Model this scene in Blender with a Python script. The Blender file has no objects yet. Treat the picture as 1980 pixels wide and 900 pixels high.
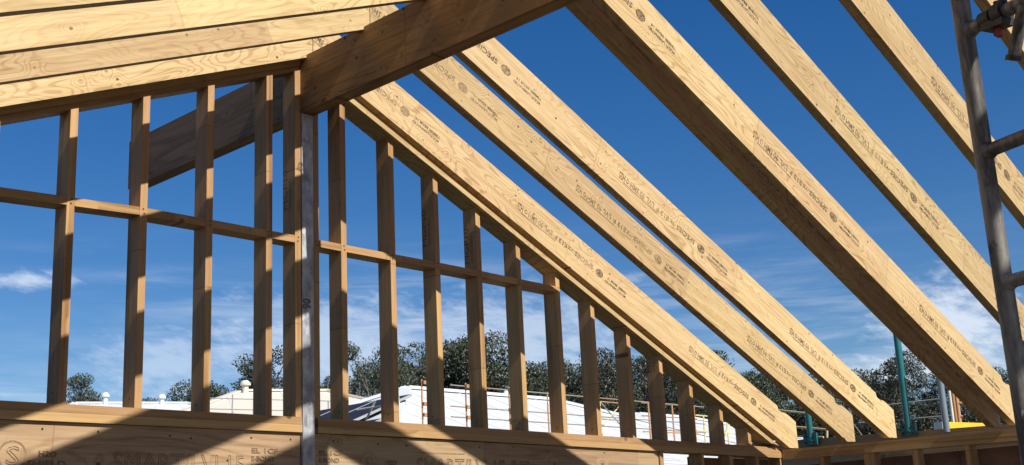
import bpy, bmesh, math, random
import numpy as np
from mathutils import Matrix, Vector
S = bpy.context.scene
COL = S.collection
R = math.radians

# ------------------------------------------------------------------ camera
CAM = np.array([-3.4837, -4.6, -0.6472])
YAW, PIT, ROL, FPX = 0.81598, 0.25271, -0.04736, 2414.066
cy, sy, cp, sp = math.cos(YAW), math.sin(YAW), math.cos(PIT), math.sin(PIT)
FW = np.array([sy*cp, cy*cp, sp]); RT = np.array([cy, -sy, 0.0]); UP = np.cross(RT, FW)
cr, sr = math.cos(ROL), math.sin(ROL)
RT, UP = cr*RT + sr*UP, -sr*RT + cr*UP
cam = bpy.data.cameras.new('camera'); co = bpy.data.objects.new('camera', cam); COL.objects.link(co)
M = Matrix.Identity(4)
for i in range(3):
    M[i][0], M[i][1], M[i][2], M[i][3] = RT[i], UP[i], -FW[i], CAM[i]
co.matrix_world = M
cam.sensor_width = 36; cam.lens = FPX/1980*36; cam.clip_start = .05; cam.clip_end = 3000
S.camera = co

# ------------------------------------------------------------------ sky + sun
SUN_A, SUN_T = .040, .908            # travel direction (a, 1, -t)
EL = math.atan(SUN_T/math.hypot(1, SUN_A)); AZ = math.atan2(-SUN_A, -1)
w = bpy.data.worlds.new('World'); S.world = w; w.use_nodes = True
nt = w.node_tree; nt.nodes.clear()
class NT:
    def __init__(s, tree): s.t = tree
    def n(s, typ, **kw):
        nd = s.t.nodes.new(typ)
        for k, v in kw.items(): setattr(nd, k, v)
        return nd
    def l(s, a, b): s.t.links.new(a, b)
    def val(s, sock, v):
        if hasattr(v, 'is_linked'): s.l(v, sock)
        else: sock.default_value = v
    def m(s, op, a, b=None, c=None, clamp=False):
        nd = s.n('ShaderNodeMath', operation=op, use_clamp=clamp)
        for i, v in enumerate((a, b, c)):
            if v is not None: s.val(nd.inputs[i], v)
        return nd.outputs[0]
    def vm(s, op, a, b=None):
        nd = s.n('ShaderNodeVectorMath', operation=op)
        s.val(nd.inputs[0], a)
        if b is not None: s.val(nd.inputs[1], b)
        return nd.outputs[0]
    def mr(s, v, a, b, c=0., d=1., smooth=True):
        nd = s.n('ShaderNodeMapRange', interpolation_type='SMOOTHSTEP' if smooth else 'LINEAR')
        for i, x in enumerate((v, a, b, c, d)): s.val(nd.inputs[i], x)
        return nd.outputs[0]
    def mix(s, f, a, b, blend='MIX'):
        nd = s.n('ShaderNodeMix', data_type='RGBA', blend_type=blend)
        s.val(nd.inputs[0], f); s.val(nd.inputs[6], a); s.val(nd.inputs[7], b)
        return nd.outputs[2]
    def noise(s, vec, scale=1., detail=2., rough=.5, dist=0.):
        nd = s.n('ShaderNodeTexNoise')
        s.l(vec, nd.inputs['Vector']); nd.inputs['Scale'].default_value = scale
        nd.inputs['Detail'].default_value = detail; nd.inputs['Roughness'].default_value = rough
        nd.inputs['Distortion'].default_value = dist
        return nd.outputs[0]
W = NT(nt)
sky = W.n('ShaderNodeTexSky', sky_type='NISHITA', sun_disc=False)
sky.sun_elevation = EL; sky.sun_rotation = AZ
sky.altitude = 300; sky.air_density = 1.0; sky.dust_density = .55; sky.ozone_density = 2.2
tc = W.n('ShaderNodeTexCoord')
sx = W.n('ShaderNodeSeparateXYZ'); W.l(tc.outputs['Generated'], sx.inputs[0])
az = W.m('MULTIPLY', W.m('ARCTAN2', sx.outputs[0], sx.outputs[1]), 57.29578)
el = W.m('MULTIPLY', W.m('ARCSINE', sx.outputs[2]), 57.29578)
cv = W.n('ShaderNodeCombineXYZ')
W.l(W.m('ADD', az, W.m('MULTIPLY', el, .9)), cv.inputs[0]); W.l(el, cv.inputs[1])
# thin cirrus: streaks of noise drawn out along the horizon, only low in the sky
st = W.vm('MULTIPLY', cv.outputs[0], (.075, .72, 1.))
c1 = W.noise(st, 1.0, 6., .62, .35)
veil = W.noise(W.vm('MULTIPLY', cv.outputs[0], (.035, .14, 1.)), 1.0, 3., .5)
low = W.m('MULTIPLY', W.mr(el, 15.5, 8.5), W.mr(el, 3., 7., .45, 1.))
cir = W.m('MULTIPLY', W.mr(c1, .42, .72), low)
cir = W.m('MULTIPLY', cir, W.mr(veil, .34, .60, .12, 1.))
# a few small cumulus wisps in their own places (azimuth, elevation, half sizes)
puff = W.noise(W.vm('MULTIPLY', cv.outputs[0], (.75, 1.5, 1.)), 1.0, 5., .62)
tot = W.m('MULTIPLY', cir, W.mr(az, 44., 56., .62, .36))
for (a0, e0, ra, re, k) in ((25.1, 12.4, 1.9, .42, .5), (66.2, 8.6, 3.4, 2.4, .62), (63.0, 6.9, 3.5, .9, .6),
                            (56.6, 12.0, 1.6, .32, .3), (51.8, 12.1, 1.3, .3, .28), (38.0, 9.6, 6.5, 2.4, .42), (46.5, 9.6, 6.5, 2.4, .42), (31.0, 8.9, 4.0, 1.6, .33)):
    dx = W.m('DIVIDE', W.m('SUBTRACT', az, a0), ra); dy = W.m('DIVIDE', W.m('SUBTRACT', el, e0), re)
    rr = W.m('SQRT', W.m('ADD', W.m('MULTIPLY', dx, dx), W.m('MULTIPLY', dy, dy)))
    f = W.m('MULTIPLY', W.mr(W.m('SUBTRACT', W.m('MULTIPLY', puff, 2.2), rr), -.15, 1.0), k)
    tot = W.m('MAXIMUM', tot, f)
hs = W.n('ShaderNodeHueSaturation'); hs.inputs['Saturation'].default_value = 1.42; hs.inputs['Hue'].default_value = .5095
W.l(sky.outputs[0], hs.inputs['Color'])
skc = W.mix(W.m('MINIMUM', tot, .95), hs.outputs[0], (10.5, 11.0, 11.8, 1))
bg = W.n('ShaderNodeBackground'); W.l(skc, bg.inputs[0]); bg.inputs[1].default_value = .072
wo = W.n('ShaderNodeOutputWorld'); W.l(bg.outputs[0], wo.inputs[0])

sun = bpy.data.lights.new('sun', 'SUN'); sun.energy = 5.0; sun.angle = R(.53); sun.color = (1, .945, .85)
so = bpy.data.objects.new('sun', sun); COL.objects.link(so)
so.rotation_euler = Vector((SUN_A, 1, -SUN_T)).to_track_quat('-Z', 'Y').to_euler()
vs = S.view_settings; vs.view_transform = 'Standard'; vs.look = 'None'; vs.exposure = 0.45; vs.gamma = 1; vs.use_curve_mapping = False
S.cycles.max_bounces = 6; S.cycles.diffuse_bounces = 4

# ------------------------------------------------------------------ helpers
def ray(px, py):
    d = FW*FPX + RT*(px-990) + UP*(450-py)
    return d/np.linalg.norm(d)
def at(px, py, dist):                      # world point seen at a pixel, at a horizontal distance
    d = ray(px, py)
    return CAM + d*dist/math.hypot(d[0], d[1])
def on(px, py, ax, v):                     # world point seen at a pixel, on a plane x/y/z = v
    d = ray(px, py)
    return CAM + d*(v-CAM[ax])/d[ax]
def link(name, me, mat=None, parent=None, loc=None, rot=None):
    o = bpy.data.objects.new(name, me); COL.objects.link(o)
    if mat is not None and me is not None and len(me.materials) == 0: me.materials.append(mat)
    if parent: o.parent = parent
    if loc is not None: o.location = [float(v) for v in loc]
    if rot is not None: o.rotation_euler = rot
    return o
def tag(o, label=None, cat=None, group=None, kind=None):
    if label: o['label'] = label
    if cat: o['category'] = cat
    if group: o['group'] = group
    if kind: o['kind'] = kind
    return o
def thing(name, label, cat, loc=(0, 0, 0), rot=None, group=None):
    return tag(link(name, None, loc=loc, rot=rot), label, cat, group)
class MB:                                  # collects shapes for one mesh
    def __init__(s): s.v = []; s.f = []; s.sm = []
    def add(s, vs, fs, smooth=False):
        b = len(s.v); s.v += [tuple(float(c) for c in v) for v in vs]
        s.f += [[b+i for i in f] for f in fs]; s.sm += [smooth]*len(fs); return s
    def prism(s, poly, y0, y1):            # outline in (x, z), extruded in y; outline given so that its front (y0) looks to -y
        n = len(poly)
        vs = [(x, y0, z) for x, z in poly] + [(x, y1, z) for x, z in poly]
        area = sum(poly[i][0]*poly[(i+1) % n][1]-poly[(i+1) % n][0]*poly[i][1] for i in range(n))
        fr = list(range(n)); bk = list(range(2*n-1, n-1, -1))
        sd = [[(i+1) % n, i, i+n, (i+1) % n+n] for i in range(n)]
        if area < 0: fr.reverse(); bk.reverse(); sd = [f[::-1] for f in sd]
        return s.add(vs, [fr, bk]+sd)
    def box(s, a, b):
        return s.prism([(a[0], a[2]), (b[0], a[2]), (b[0], b[2]), (a[0], b[2])], a[1], b[1])
    def tube(s, p, q, r, r2=None, n=14, cap=True):
        p, q = Vector([float(c) for c in p]), Vector([float(c) for c in q]); d = (q-p).normalized(); r2 = r if r2 is None else r2
        u = d.orthogonal().normalized(); v = d.cross(u)
        vs = []
        for c, rr in ((p, r), (q, r2)):
            vs += [c+(u*math.cos(2*math.pi*i/n)+v*math.sin(2*math.pi*i/n))*rr for i in range(n)]
        s.add(vs, [[i, (i+1) % n, n+(i+1) % n, n+i] for i in range(n)], True)
        if cap: s.add(vs[:n][::-1], [list(range(n))]); s.add(vs[n:], [list(range(n))])
        return s
    def bar(s, p, q, wd, ht, up=(0, 0, 1)):  # square bar between two points
        p, q = Vector([float(c) for c in p]), Vector([float(c) for c in q]); d = (q-p).normalized()
        u = d.cross(Vector(up)).normalized(); v = u.cross(d)
        vs = [c+u*a*wd/2+v*b*ht/2 for c in (p, q) for a, b in ((-1, -1), (1, -1), (1, 1), (-1, 1))]
        return s.add(vs, [[0, 1, 2, 3][::-1], [4, 5, 6, 7], [0, 1, 5, 4], [1, 2, 6, 5], [2, 3, 7, 6], [3, 0, 4, 7]])
    def mesh(s, name):
        me = bpy.data.meshes.new(name); me.from_pydata(s.v, [], s.f)
        me.polygons.foreach_set('use_smooth', s.sm); me.update(); return me
    def build(s, name, mat, parent=None, loc=None, rot=None):
        return link(name, s.mesh(name), mat, parent, loc, rot)

# ------------------------------------------------------------------ materials
def mat(name):
    m = bpy.data.materials.new(name); m.use_nodes = True; t = m.node_tree
    b = t.nodes['Principled BSDF']; return m, NT(t), b
def simple(name, col, rough=.6, metal=0., var=.12, scale=3., bump=0., col2=None):
    m, N, b = mat(name)
    tc = N.n('ShaderNodeTexCoord'); oi = N.n('ShaderNodeObjectInfo')
    p = N.vm('ADD', tc.outputs['Object'], N.m('MULTIPLY', oi.outputs['Random'], 31.))
    n = N.noise(p, scale, 5., .6)
    c2 = col2 or tuple(c*(1-var*2) for c in col)
    N.l(N.mix(N.mr(n, .3, .7), (*c2, 1), (*col, 1)), b.inputs['Base Color'])
    b.inputs['Roughness'].default_value = rough; b.inputs['Metallic'].default_value = metal
    if bump:
        bp = N.n('ShaderNodeBump'); bp.inputs['Strength'].default_value = bump; bp.inputs['Distance'].default_value = .01
        N.l(N.noise(p, scale*6, 4.), bp.inputs['Height']); N.l(bp.outputs[0], b.inputs['Normal'])
    return m
def wood(name, light, dark, freq=34., sx=.55, sz=5.5, rings=.4, fine=.25, knots=.6, sheet=.0, knotcol=(.09, .045, .018), lam=0., rough=.62, kscale=5.5, stain=.0, per=1.27, kr=.075):
    """length along local x; rotary-peeled or sawn figure drawn by contour lines of stretched noise"""
    m, N, b = mat(name)
    tc = N.n('ShaderNodeTexCoord'); oi = N.n('ShaderNodeObjectInfo')
    rnd = N.m('MULTIPLY', oi.outputs['Random'], 53.)
    p = N.vm('ADD', tc.outputs['Object'], rnd)
    sp_ = N.n('ShaderNodeSeparateXYZ'); N.l(p, sp_.inputs[0])
    x = sp_.outputs[0]
    # knots
    vo = N.n('ShaderNodeTexVoronoi', voronoi_dimensions='2D'); vo.inputs['Scale'].default_value = kscale
    kv = N.n('ShaderNodeCombineXYZ'); N.l(N.m('MULTIPLY', x, .8), kv.inputs[0]); N.l(sp_.outputs[2], kv.inputs[1])
    N.l(kv.outputs[0], vo.inputs['Vector'])
    vc = N.n('ShaderNodeSeparateColor'); N.l(vo.outputs['Color'], vc.inputs[0])
    gate = N.m('GREATER_THAN', vc.outputs[0], 1-knots)
    near = N.m('MULTIPLY', N.mr(vo.outputs['Distance'], .34, .0), gate)
    q = N.vm('MULTIPLY', p, (sx, 1.5, sz))
    n = N.noise(q, 1.0, 2.2, .42, .25)
    n = N.m('ADD', n, N.m('MULTIPLY', near, .085))
    wv = N.m('SINE', N.m('MULTIPLY', n, freq*2.2))
    ring = N.m('POWER', N.mr(wv, -1, 1), 8.)
    fn = N.noise(N.vm('MULTIPLY', p, (3.5, 60, 75)), 1.0, 4., .65)
    blotch = N.noise(N.vm('MULTIPLY', p, (1.6, 3, 9)), 1.0, 3., .55)
    reg = N.mr(N.noise(N.vm('MULTIPLY', p, (.9, 2, 3.2)), 1.0, 1.), .38, .62, .35, 1.)
    f = N.m('ADD', N.m('MULTIPLY', N.m('MULTIPLY', ring, reg), rings), N.m('MULTIPLY', N.mr(fn, .3, .75), fine))
    f = N.m('ADD', f, N.m('MULTIPLY', N.mr(blotch, .35, .7), .12))
    col = N.mix(N.m('MINIMUM', f, 1.), (*light, 1), (*dark, 1))
    # value shift per stick and, for peeled veneer, per sheet with a faint joint
    tone = N.mr(oi.outputs['Random'], 0, 1, .84, 1.1, False)
    if sheet:
        u = N.m('DIVIDE', N.m('ADD', x, N.m('MULTIPLY', N.noise(p, 7., 1.), .02*min(1, per))), per)
        wn = N.n('ShaderNodeTexWhiteNoise', noise_dimensions='1D'); N.l(N.m('FLOOR', u), wn.inputs['W'])
        tone = N.m('MULTIPLY', tone, N.mr(wn.outputs['Value'], 0, 1, 1-sheet, 1+sheet*.6, False))
        fr = N.m('FRACT', u); j = N.m('MULTIPLY', N.m('LESS_THAN', fr, .006*1.27/per), .45)
        col = N.mix(j, col, (*dark, 1))
    hv = N.n('ShaderNodeHueSaturation'); N.l(col, hv.inputs['Color']); N.l(tone, hv.inputs['Value'])
    hv.inputs['Saturation'].default_value = 1.
    N.l(N.mr(wn.outputs['Value'] if sheet else oi.outputs['Random'], 0, 1, .493, .504, False), hv.inputs['Hue'])
    col = hv.outputs[0]
    if stain:
        sn = N.noise(N.vm('MULTIPLY', p, (1.1, 2, 4.5)), 1.0, 4., .6)
        col = N.mix(N.m('MULTIPLY', N.mr(sn, .52, .72), stain), col, (dark[0]*.45, dark[1]*.42, dark[2]*.42, 1))
    kd = N.mr(N.m('ADD', vo.outputs['Distance'], N.m('MULTIPLY', N.m('SUBTRACT', fn, .5), .03)), kr, kr*.4)
    ks = N.m('MULTIPLY', N.mr(vc.outputs[1], 0, 1, .35, 1., False), gate)
    col = N.mix(N.m('MULTIPLY', kd, ks), col, (*knotcol, 1))
    if lam:   # glued veneers seen on the narrow faces
        nn = N.n('ShaderNodeSeparateXYZ'); N.l(tc.outputs['Normal'], nn.inputs[0])
        edge = N.m('GREATER_THAN', N.m('ABSOLUTE', nn.outputs[2]), .5)
        so_ = N.n('ShaderNodeSeparateXYZ'); N.l(tc.outputs['Object'], so_.inputs[0])
        k = N.m('DIVIDE', so_.outputs[1], .0126)
        w2 = N.n('ShaderNodeTexWhiteNoise', noise_dimensions='2D'); 
        cb = N.n('ShaderNodeCombineXYZ'); N.l(N.m('FLOOR', k), cb.inputs[0]); N.l(N.m('FLOOR', N.m('DIVIDE', x, 2.4)), cb.inputs[1])
        N.l(cb.outputs[0], w2.inputs['Vector'])
        ln = N.m('LESS_THAN', N.m('FRACT', k), .13)
        s_ = N.m('MAXIMUM', N.m('MULTIPLY', w2.outputs['Value'], .55), N.m('MULTIPLY', ln, .8))
        col = N.mix(N.m('MULTIPLY', N.m('MULTIPLY', edge, s_), lam), col, (dark[0]*.5, dark[1]*.45, dark[2]*.4, 1))
    N.l(col, b.inputs['Base Color'])
    N.l(N.mr(fn, .2, .8, rough-.08, rough+.1), b.inputs['Roughness'])
    b.inputs['Specular IOR Level'].default_value = .3
    bp = N.n('ShaderNodeBump'); bp.inputs['Strength'].default_value = .07; bp.inputs['Distance'].default_value = .001
    N.l(N.m('ADD', fn, N.m('MULTIPLY', ring, -.5)), bp.inputs['Height']); N.l(bp.outputs[0], b.inputs['Normal'])
    return m
LVL = wood('pale_lvl', (.61, .458, .238), (.345, .215, .088), freq=88, sx=1.2, sz=6.0, rings=.5, fine=.55, knots=.5, sheet=.10, lam=.75, kscale=7., kr=.055)
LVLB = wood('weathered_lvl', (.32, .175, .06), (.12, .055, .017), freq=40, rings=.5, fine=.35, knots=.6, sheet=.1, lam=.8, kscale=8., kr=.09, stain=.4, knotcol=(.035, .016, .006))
LVLF = wood('old_lvl', (.28, .16, .08), (.10, .055, .025), freq=22, rings=.4, fine=.4, knots=.4, sheet=.08, lam=.7, stain=.55)
LINT = wood('stamped_lvl', (.46, .325, .19), (.25, .155, .08), freq=44, rings=.4, fine=.5, knots=.4, kscale=6.5, kr=.07, sheet=.08, lam=.6, stain=.15)
PINE = wood('pine_stud', (.54, .335, .15), (.25, .13, .048), freq=17, sx=.12, sz=9, rings=.6, fine=.4, knots=.22, kscale=5, stain=.15, sheet=.16, per=.74)
PINEB = wood('pine_plate', (.47, .30, .14), (.26, .14, .05), freq=16, sx=.14, sz=8, rings=.55, fine=.4, knots=.14, kscale=4.2)
PLY = wood('brown_sheathing', (.25, .135, .08), (.13, .065, .038), freq=12, sx=1.2, sz=2.2, rings=.4, fine=.4, knots=.1)
def ink_mat(name, ink, base, lo, hi):
    m, N, b = mat(name); tc = N.n('ShaderNodeTexCoord')
    oi = N.n('ShaderNodeObjectInfo'); pp = N.vm('ADD', tc.outputs['Object'], N.m('MULTIPLY', oi.outputs['Random'], 17.))
    n = N.noise(pp, 55., 4., .65); n2 = N.noise(pp, 5., 2.)
    f = N.m('MULTIPLY', N.mr(n, .25, .55), N.mr(n2, .3, .6, lo, hi))
    N.l(N.mix(f, (*base, 1), (*ink, 1)), b.inputs['Base Color']); b.inputs['Roughness'].default_value = .7
    return m
INK = ink_mat('stamp_ink', (.085, .052, .022), (.46, .33, .17), .55, 1.)
INKB = ink_mat('lintel_ink', (.10, .055, .03), (.36, .25, .14), .12, .6)
INKR = ink_mat('red_ink', (.10, .018, .018), (.24, .13, .07), .4, .9)
NAIL = simple('dark_nail', (.05, .04, .035), .5, .6)
def galv_mat(name, a, b_, scale, rough, metal):
    m, N, b = mat(name); tc = N.n('ShaderNodeTexCoord')
    vo = N.n('ShaderNodeTexVoronoi'); vo.inputs['Scale'].default_value = scale; N.l(N.vm('MULTIPLY', tc.outputs['Object'], (1.6, 1.6, .7)), vo.inputs['Vector'])
    vc = N.n('ShaderNodeSeparateColor'); N.l(vo.outputs['Color'], vc.inputs[0])
    n = N.noise(tc.outputs['Object'], 14., 5., .65)
    f = N.m('MULTIPLY', N.m('ADD', vc.outputs[0], N.mr(n, .3, .7)), .5)
    N.l(N.mix(f, (*a, 1), (*b_, 1)), b.inputs['Base Color'])
    b.inputs['Metallic'].default_value = metal; N.l(N.mr(vc.outputs[1], 0, 1, rough-.1, rough+.15), b.inputs['Roughness'])
    return m
GALV = galv_mat('galvanised_steel', (.24, .25, .27), (.64, .66, .70), 30., .45, .35)
def scaf_mat():
    m, N, b = mat('worn_scaffold_tube'); tc = N.n('ShaderNodeTexCoord')
    n = N.noise(N.vm('MULTIPLY', tc.outputs['Object'], (22, 22, 2.5)), 1., 6., .7)
    n2 = N.noise(tc.outputs['Object'], 9., 5., .7)
    c = N.mix(N.mr(n, .32, .68), (.06, .055, .052, 1), (.30, .275, .25, 1))
    c = N.mix(N.m('MULTIPLY', N.mr(n2, .56, .68), .7), c, (.05, .035, .028, 1))
    N.l(c, b.inputs['Base Color']); b.inputs['Metallic'].default_value = .35
    N.l(N.mr(n2, .3, .7, .42, .7), b.inputs['Roughness'])
    bp = N.n('ShaderNodeBump'); bp.inputs['Strength'].default_value = .3; bp.inputs['Distance'].default_value = .002
    N.l(n2, bp.inputs['Height']); N.l(bp.outputs[0], b.inputs['Normal'])
    return m
SCAF = scaf_mat()
CLAMP = simple('dark_steel_clamp', (.06, .058, .055), .5, .5, .25, 20)
RED = simple('red_plastic', (.35, .02, .02), .5)
TEAL = simple('teal_paint', (.012, .15, .15), .4, 0, .15, 6)
BLUEG = simple('blue_grey_paint', (.22, .28, .33), .4, .3)
YEL = simple('yellow_paint', (.85, .50, .03), .5, 0, .06, 4)
RUST = simple('rusty_orange_tube', (.50, .24, .08), .7, 0, .2, 3., 0, (.34, .18, .10))
RAILM = simple('weathered_rail_tube', (.34, .25, .17), .6, .2, .3, 1.2, 0, (.30, .29, .27))
GREYT = simple('grey_tube', (.40, .40, .38), .5, .3)
PALEY = simple('pale_rail_tube', (.70, .58, .30), .5, .1)
ROOFS = {}
def roof_mat(name, col):
    m, N, b = mat(name); tc = N.n('ShaderNodeTexCoord')
    n = N.noise(tc.outputs['Object'], .6, 4.)
    N.l(N.mix(N.mr(n, .3, .7), (*[c*.93 for c in col], 1), (*col, 1)), b.inputs['Base Color'])
    b.inputs['Roughness'].default_value = .45
    return m
WHITE_R = roof_mat('white_metal_roof', (.60, .625, .65)); CREAM_R = roof_mat('cream_metal_roof', (.62, .575, .49))
WALLM = simple('pale_render', (.55, .52, .47), .8); TRIM = simple('white_trim', (.75, .75, .73), .5)
GLASS = simple('window_glass', (.03, .04, .05), .08, 0, .1)
PANEL = simple('solar_cell_glass', (.010, .013, .03), .65, 0, .2, 2.)
BARK = simple('eucalypt_bark', (.30, .26, .22), .85, 0, .25, 1.5, .4)
def leaf_mat(name, a, b_, c_):
    m, N, b = mat(name); g = N.n('ShaderNodeNewGeometry'); oi = N.n('ShaderNodeObjectInfo'); tc = N.n('ShaderNodeTexCoord')
    n = N.noise(tc.outputs['Object'], .55, 3.)
    c = N.mix(g.outputs['Random Per Island'], (*a, 1), (*b_, 1))
    c = N.mix(N.m('MULTIPLY', N.mr(n, .45, .65), .6), c, (*c_, 1))
    hv = N.n('ShaderNodeHueSaturation'); N.l(c, hv.inputs['Color']); N.l(N.mr(oi.outputs['Random'], 0, 1, .75, 1.25, False), hv.inputs['Value'])
    N.l(N.mr(oi.outputs['Random'], 0, 1, .47, .52, False), hv.inputs['Hue'])
    N.l(hv.outputs[0], b.inputs['Base Color']); b.inputs['Roughness'].default_value = .5
    return m
LEAF = leaf_mat('eucalypt_leaves', (.020, .030, .014), (.070, .085, .048), (.030, .038, .021))
def ground_mat():
    m, N, b = mat('dry_grass_and_soil'); tc = N.n('ShaderNodeTexCoord')
    n = N.noise(tc.outputs['Object'], .08, 8., .65)
    c = N.mix(N.mr(n, .4, .6), (.10, .085, .05, 1), (.05, .065, .028, 1))
    N.l(c, b.inputs['Base Color']); b.inputs['Roughness'].default_value = .9
    return m
GROUND = ground_mat()
SLAB = simple('concrete_slab', (.12, .11, .10), .8, 0, .1, 1.2, .2)

# ------------------------------------------------------------------ dimensions of the frame (metres; bottom plate top of the gable wall is z = 0)
ZT, ZB = 1.9743, 1.7440               # top and underside of the rafters on the ridge line
MRI, MLE = .44418, .40604             # roof pitches, right and left
FLOOR = -2.35
def pz(x): return 0.0 if x < .7 else -.0083*(x-.7)      # top of the gable bottom plate
def rbot(x): return ZB - (MRI*x if x > 0 else -MLE*x)   # underside line of the rafters

# ---- ground, slab, hill
def ground_z(x, y):
    d = math.hypot(x+3.5, y+4.6)
    t = min(max((d-42)/110, 0), 1); t = t*t*(3-2*t)
    a = math.atan2(x+3.5, y+4.6)
    f = max(0., math.cos(a-R(45)))
    return -2.75 + 7.0*t*(.3+.7*f)
g = MB(); rs = [0, 6, 12, 18, 24, 30, 38, 48, 60, 75, 92, 115, 150, 220, 340, 520, 900]; na = 64
vs_ = [(-3.5, -4.6, -2.75)]
for r in rs[1:]:
    for i in range(na):
        a = 2*math.pi*i/na; x, y = -3.5+r*math.sin(a), -4.6+r*math.cos(a); vs_.append((x, y, ground_z(x, y)))
fs_ = [[0, 1+(i+1) % na, 1+i] for i in range(na)]
for k in range(len(rs)-2):
    for i in range(na):
        a, b = 1+k*na, 1+(k+1)*na; fs_.append([a+i, a+(i+1) % na, b+(i+1) % na, b+i])
g.add(vs_, fs_, True); tag(g.build('ground', GROUND), 'dry grass ground rising into a hill behind the houses', kind='structure')
tag(MB().box((-4.3, -7.5, FLOOR-.5), (4.3, .35, FLOOR)).build('floor_slab', SLAB), 'concrete floor slab of the unfinished house', kind='structure')

# ------------------------------------------------------------------ printed stamps (flat lettering meshes)
def text_mesh(name, items, outline=0., bold=0.):
    """items: (string, x, y, height, align) laid in the x-y plane"""
    dg = None; mb = MB()
    for (s, x, y, h, wfac) in items:
        cu = bpy.data.curves.new('lettering', 'FONT'); cu.body = s; cu.size = h/.72; cu.resolution_u = 2; cu.offset = bold
        if outline: cu.fill_mode = 'NONE'; cu.bevel_depth = outline; cu.bevel_resolution = 0
        ob = bpy.data.objects.new('lettering', cu); COL.objects.link(ob)
        dg = bpy.context.evaluated_depsgraph_get(); dg.update()
        me = bpy.data.meshes.new_from_object(ob.evaluated_get(dg))
        wd = max([v.co.x for v in me.vertices] or [1])
        k = wfac/wd if wfac else 1.
        flat = 0. if outline else 1.
        mb.add([(x+v.co.x*k, y+v.co.y, v.co.z*(1-flat)) for v in me.vertices], [list(p.vertices) for p in me.polygons])
        bpy.data.objects.remove(ob); bpy.data.curves.remove(cu); bpy.data.meshes.remove(me)
    return mb
def ring(mb, cx, cy_, r0, r1, n=28):
    vs = [(cx+r*math.cos(2*math.pi*i/n), cy_+r*math.sin(2*math.pi*i/n), 0) for r in (r0, r1) for i in range(n)]
    mb.add(vs, [[i, n+i, n+(i+1) % n, (i+1) % n] for i in range(n)])
def rect(mb, x0, y0, x1, y1): mb.add([(x0, y0, 0), (x1, y0, 0), (x1, y1, 0), (x0, y1, 0)], [[0, 1, 2, 3]])
CR = math.cos(math.atan(MRI))
st = text_mesh('printed_stamp', [('MULTI LAMINATED', -.26, .012, .020, .20), ('TIMBER BEAM 14', -.26, -.026, .020, .185),
     ('SPECIES', .06, -.021, .042, .17), ('-YZ', .235, -.015, .026, .06), ('E13', .30, -.021, .042, .075), ('F', .39, -.021, .042, .022),
     ('LVL', .435, -.024, .05, .07), ('90', .52, -.024, .05, .04), ('SMH', .572, -.021, .05, .072), ('O', .655, -.021, .042, .026), ('H2S', .69, -.03, .062, .05)], bold=.001)
ring(st, 0, 0, .027, .034); ring(st, 0, 0, .0005, .012, 16); ring(st, 0, 0, .016, .022, 20)
for k in range(8): a_ = k*math.pi/4; rect(st, *(sorted((.0225*math.cos(a_), .028*math.cos(a_)))[0]-.002, sorted((.0225*math.sin(a_), .028*math.sin(a_)))[0]-.002), *(sorted((.0225*math.cos(a_), .028*math.cos(a_)))[1]+.002, sorted((.0225*math.sin(a_), .028*math.sin(a_)))[1]+.002))
rect(st, .40, .036, .70, .041)
st.v = [(vx, vy*.68, vz) for vx, vy, vz in st.v]
STAMP = st.mesh('printed_stamp'); STAMP.materials.append(INK)

# ------------------------------------------------------------------ rafters
TH_R, TH_L = math.atan(MRI), math.atan(MLE)
def to_local(poly, th, sgn):             # world (x, z-ZB) outline to the rafter's own frame (x along the slope)
    c, s = math.cos(th), math.sin(th)
    return [(c*x - sgn*s*z, sgn*s*x + c*z) for x, z in poly]
tail = [(3.885, .0), (3.905, -.02), (3.945, -.035), (4.0, -.045), (4.045, -.062), (4.098, -.098)]
def right_outline(rough=False):
    top = [(0.002, ZT-ZB)]
    zt = lambda x: ZT-ZB-MRI*x
    top += [(3.885, zt(3.885))]
    top += [(3.895, zt(3.885)-.028), (3.93, zt(3.885)-.042), (3.975, zt(3.885)-.045), (4.02, zt(3.885)-.062), (4.10, zt(3.885)-.10)]
    sb = -.030-ZB
    bot = [(4.10, sb), ((-sb)/MRI, sb)]
    if rough: bot = [(4.10, sb+.004), (3.985, sb), (3.965, sb+.022), (3.93, sb+.03), (3.905, sb+.046), (3.89, -MRI*3.89+.003)]
    return to_local(top+bot+[(.002, -MRI*.002)], TH_R, 1)
def poly_mesh(name, poly, y0, y1, m):
    me = MB().prism(poly, y0, y1).mesh(name); me.materials.append(m); return me
RM = poly_mesh('roof_rafter', right_outline(), 0, .045, LVL); RMB = poly_mesh('roof_rafter', right_outline(True), 0, .045, LVL)
LP = to_local([(-.002, ZT-ZB), (-.002, -MLE*.002), (-4.05, -MLE*4.05), (-4.3, -MLE*4.05), (-4.3, ZT-ZB-MLE*4.3)], TH_L, -1)
LM = poly_mesh('roof_rafter', LP, 0, .045, LVL)
ORD = ['tenth', 'eleventh', 'twelfth', 'thirteenth', 'fourteenth', 'fifteenth', 'sixteenth']
right = [(-.051, 'first pale rafter right of the ridge, lying along the raked gable wall top', 0),
         (-.483, 'pale right rafter with a ragged notch under its tail, second from the gable wall', 1),
         (-.779, 'pale right rafter, third from the gable wall, left of the widest sky gap', 0),
         (-1.465, 'shaded rear rafter of the close pair, its brown stamped face under its sunlit partner', 0),
         (-1.596, 'sunlit front rafter of the close pair, with a dark shaded rafter right behind it', 0),
         (-2.032, 'pale rafter running behind the scaffold post, next one right of the close pair', 0),
         (-2.491, 'pale rafter crossing the scaffold post at its middle rung, high at the right', 0),
         (-2.935, 'pale rafter at the top right corner behind the scaffold clamp', 0),
         (-3.40, 'pale right-hand rafter above the scaffold frame, beyond the top right corner', 0)]
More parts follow.
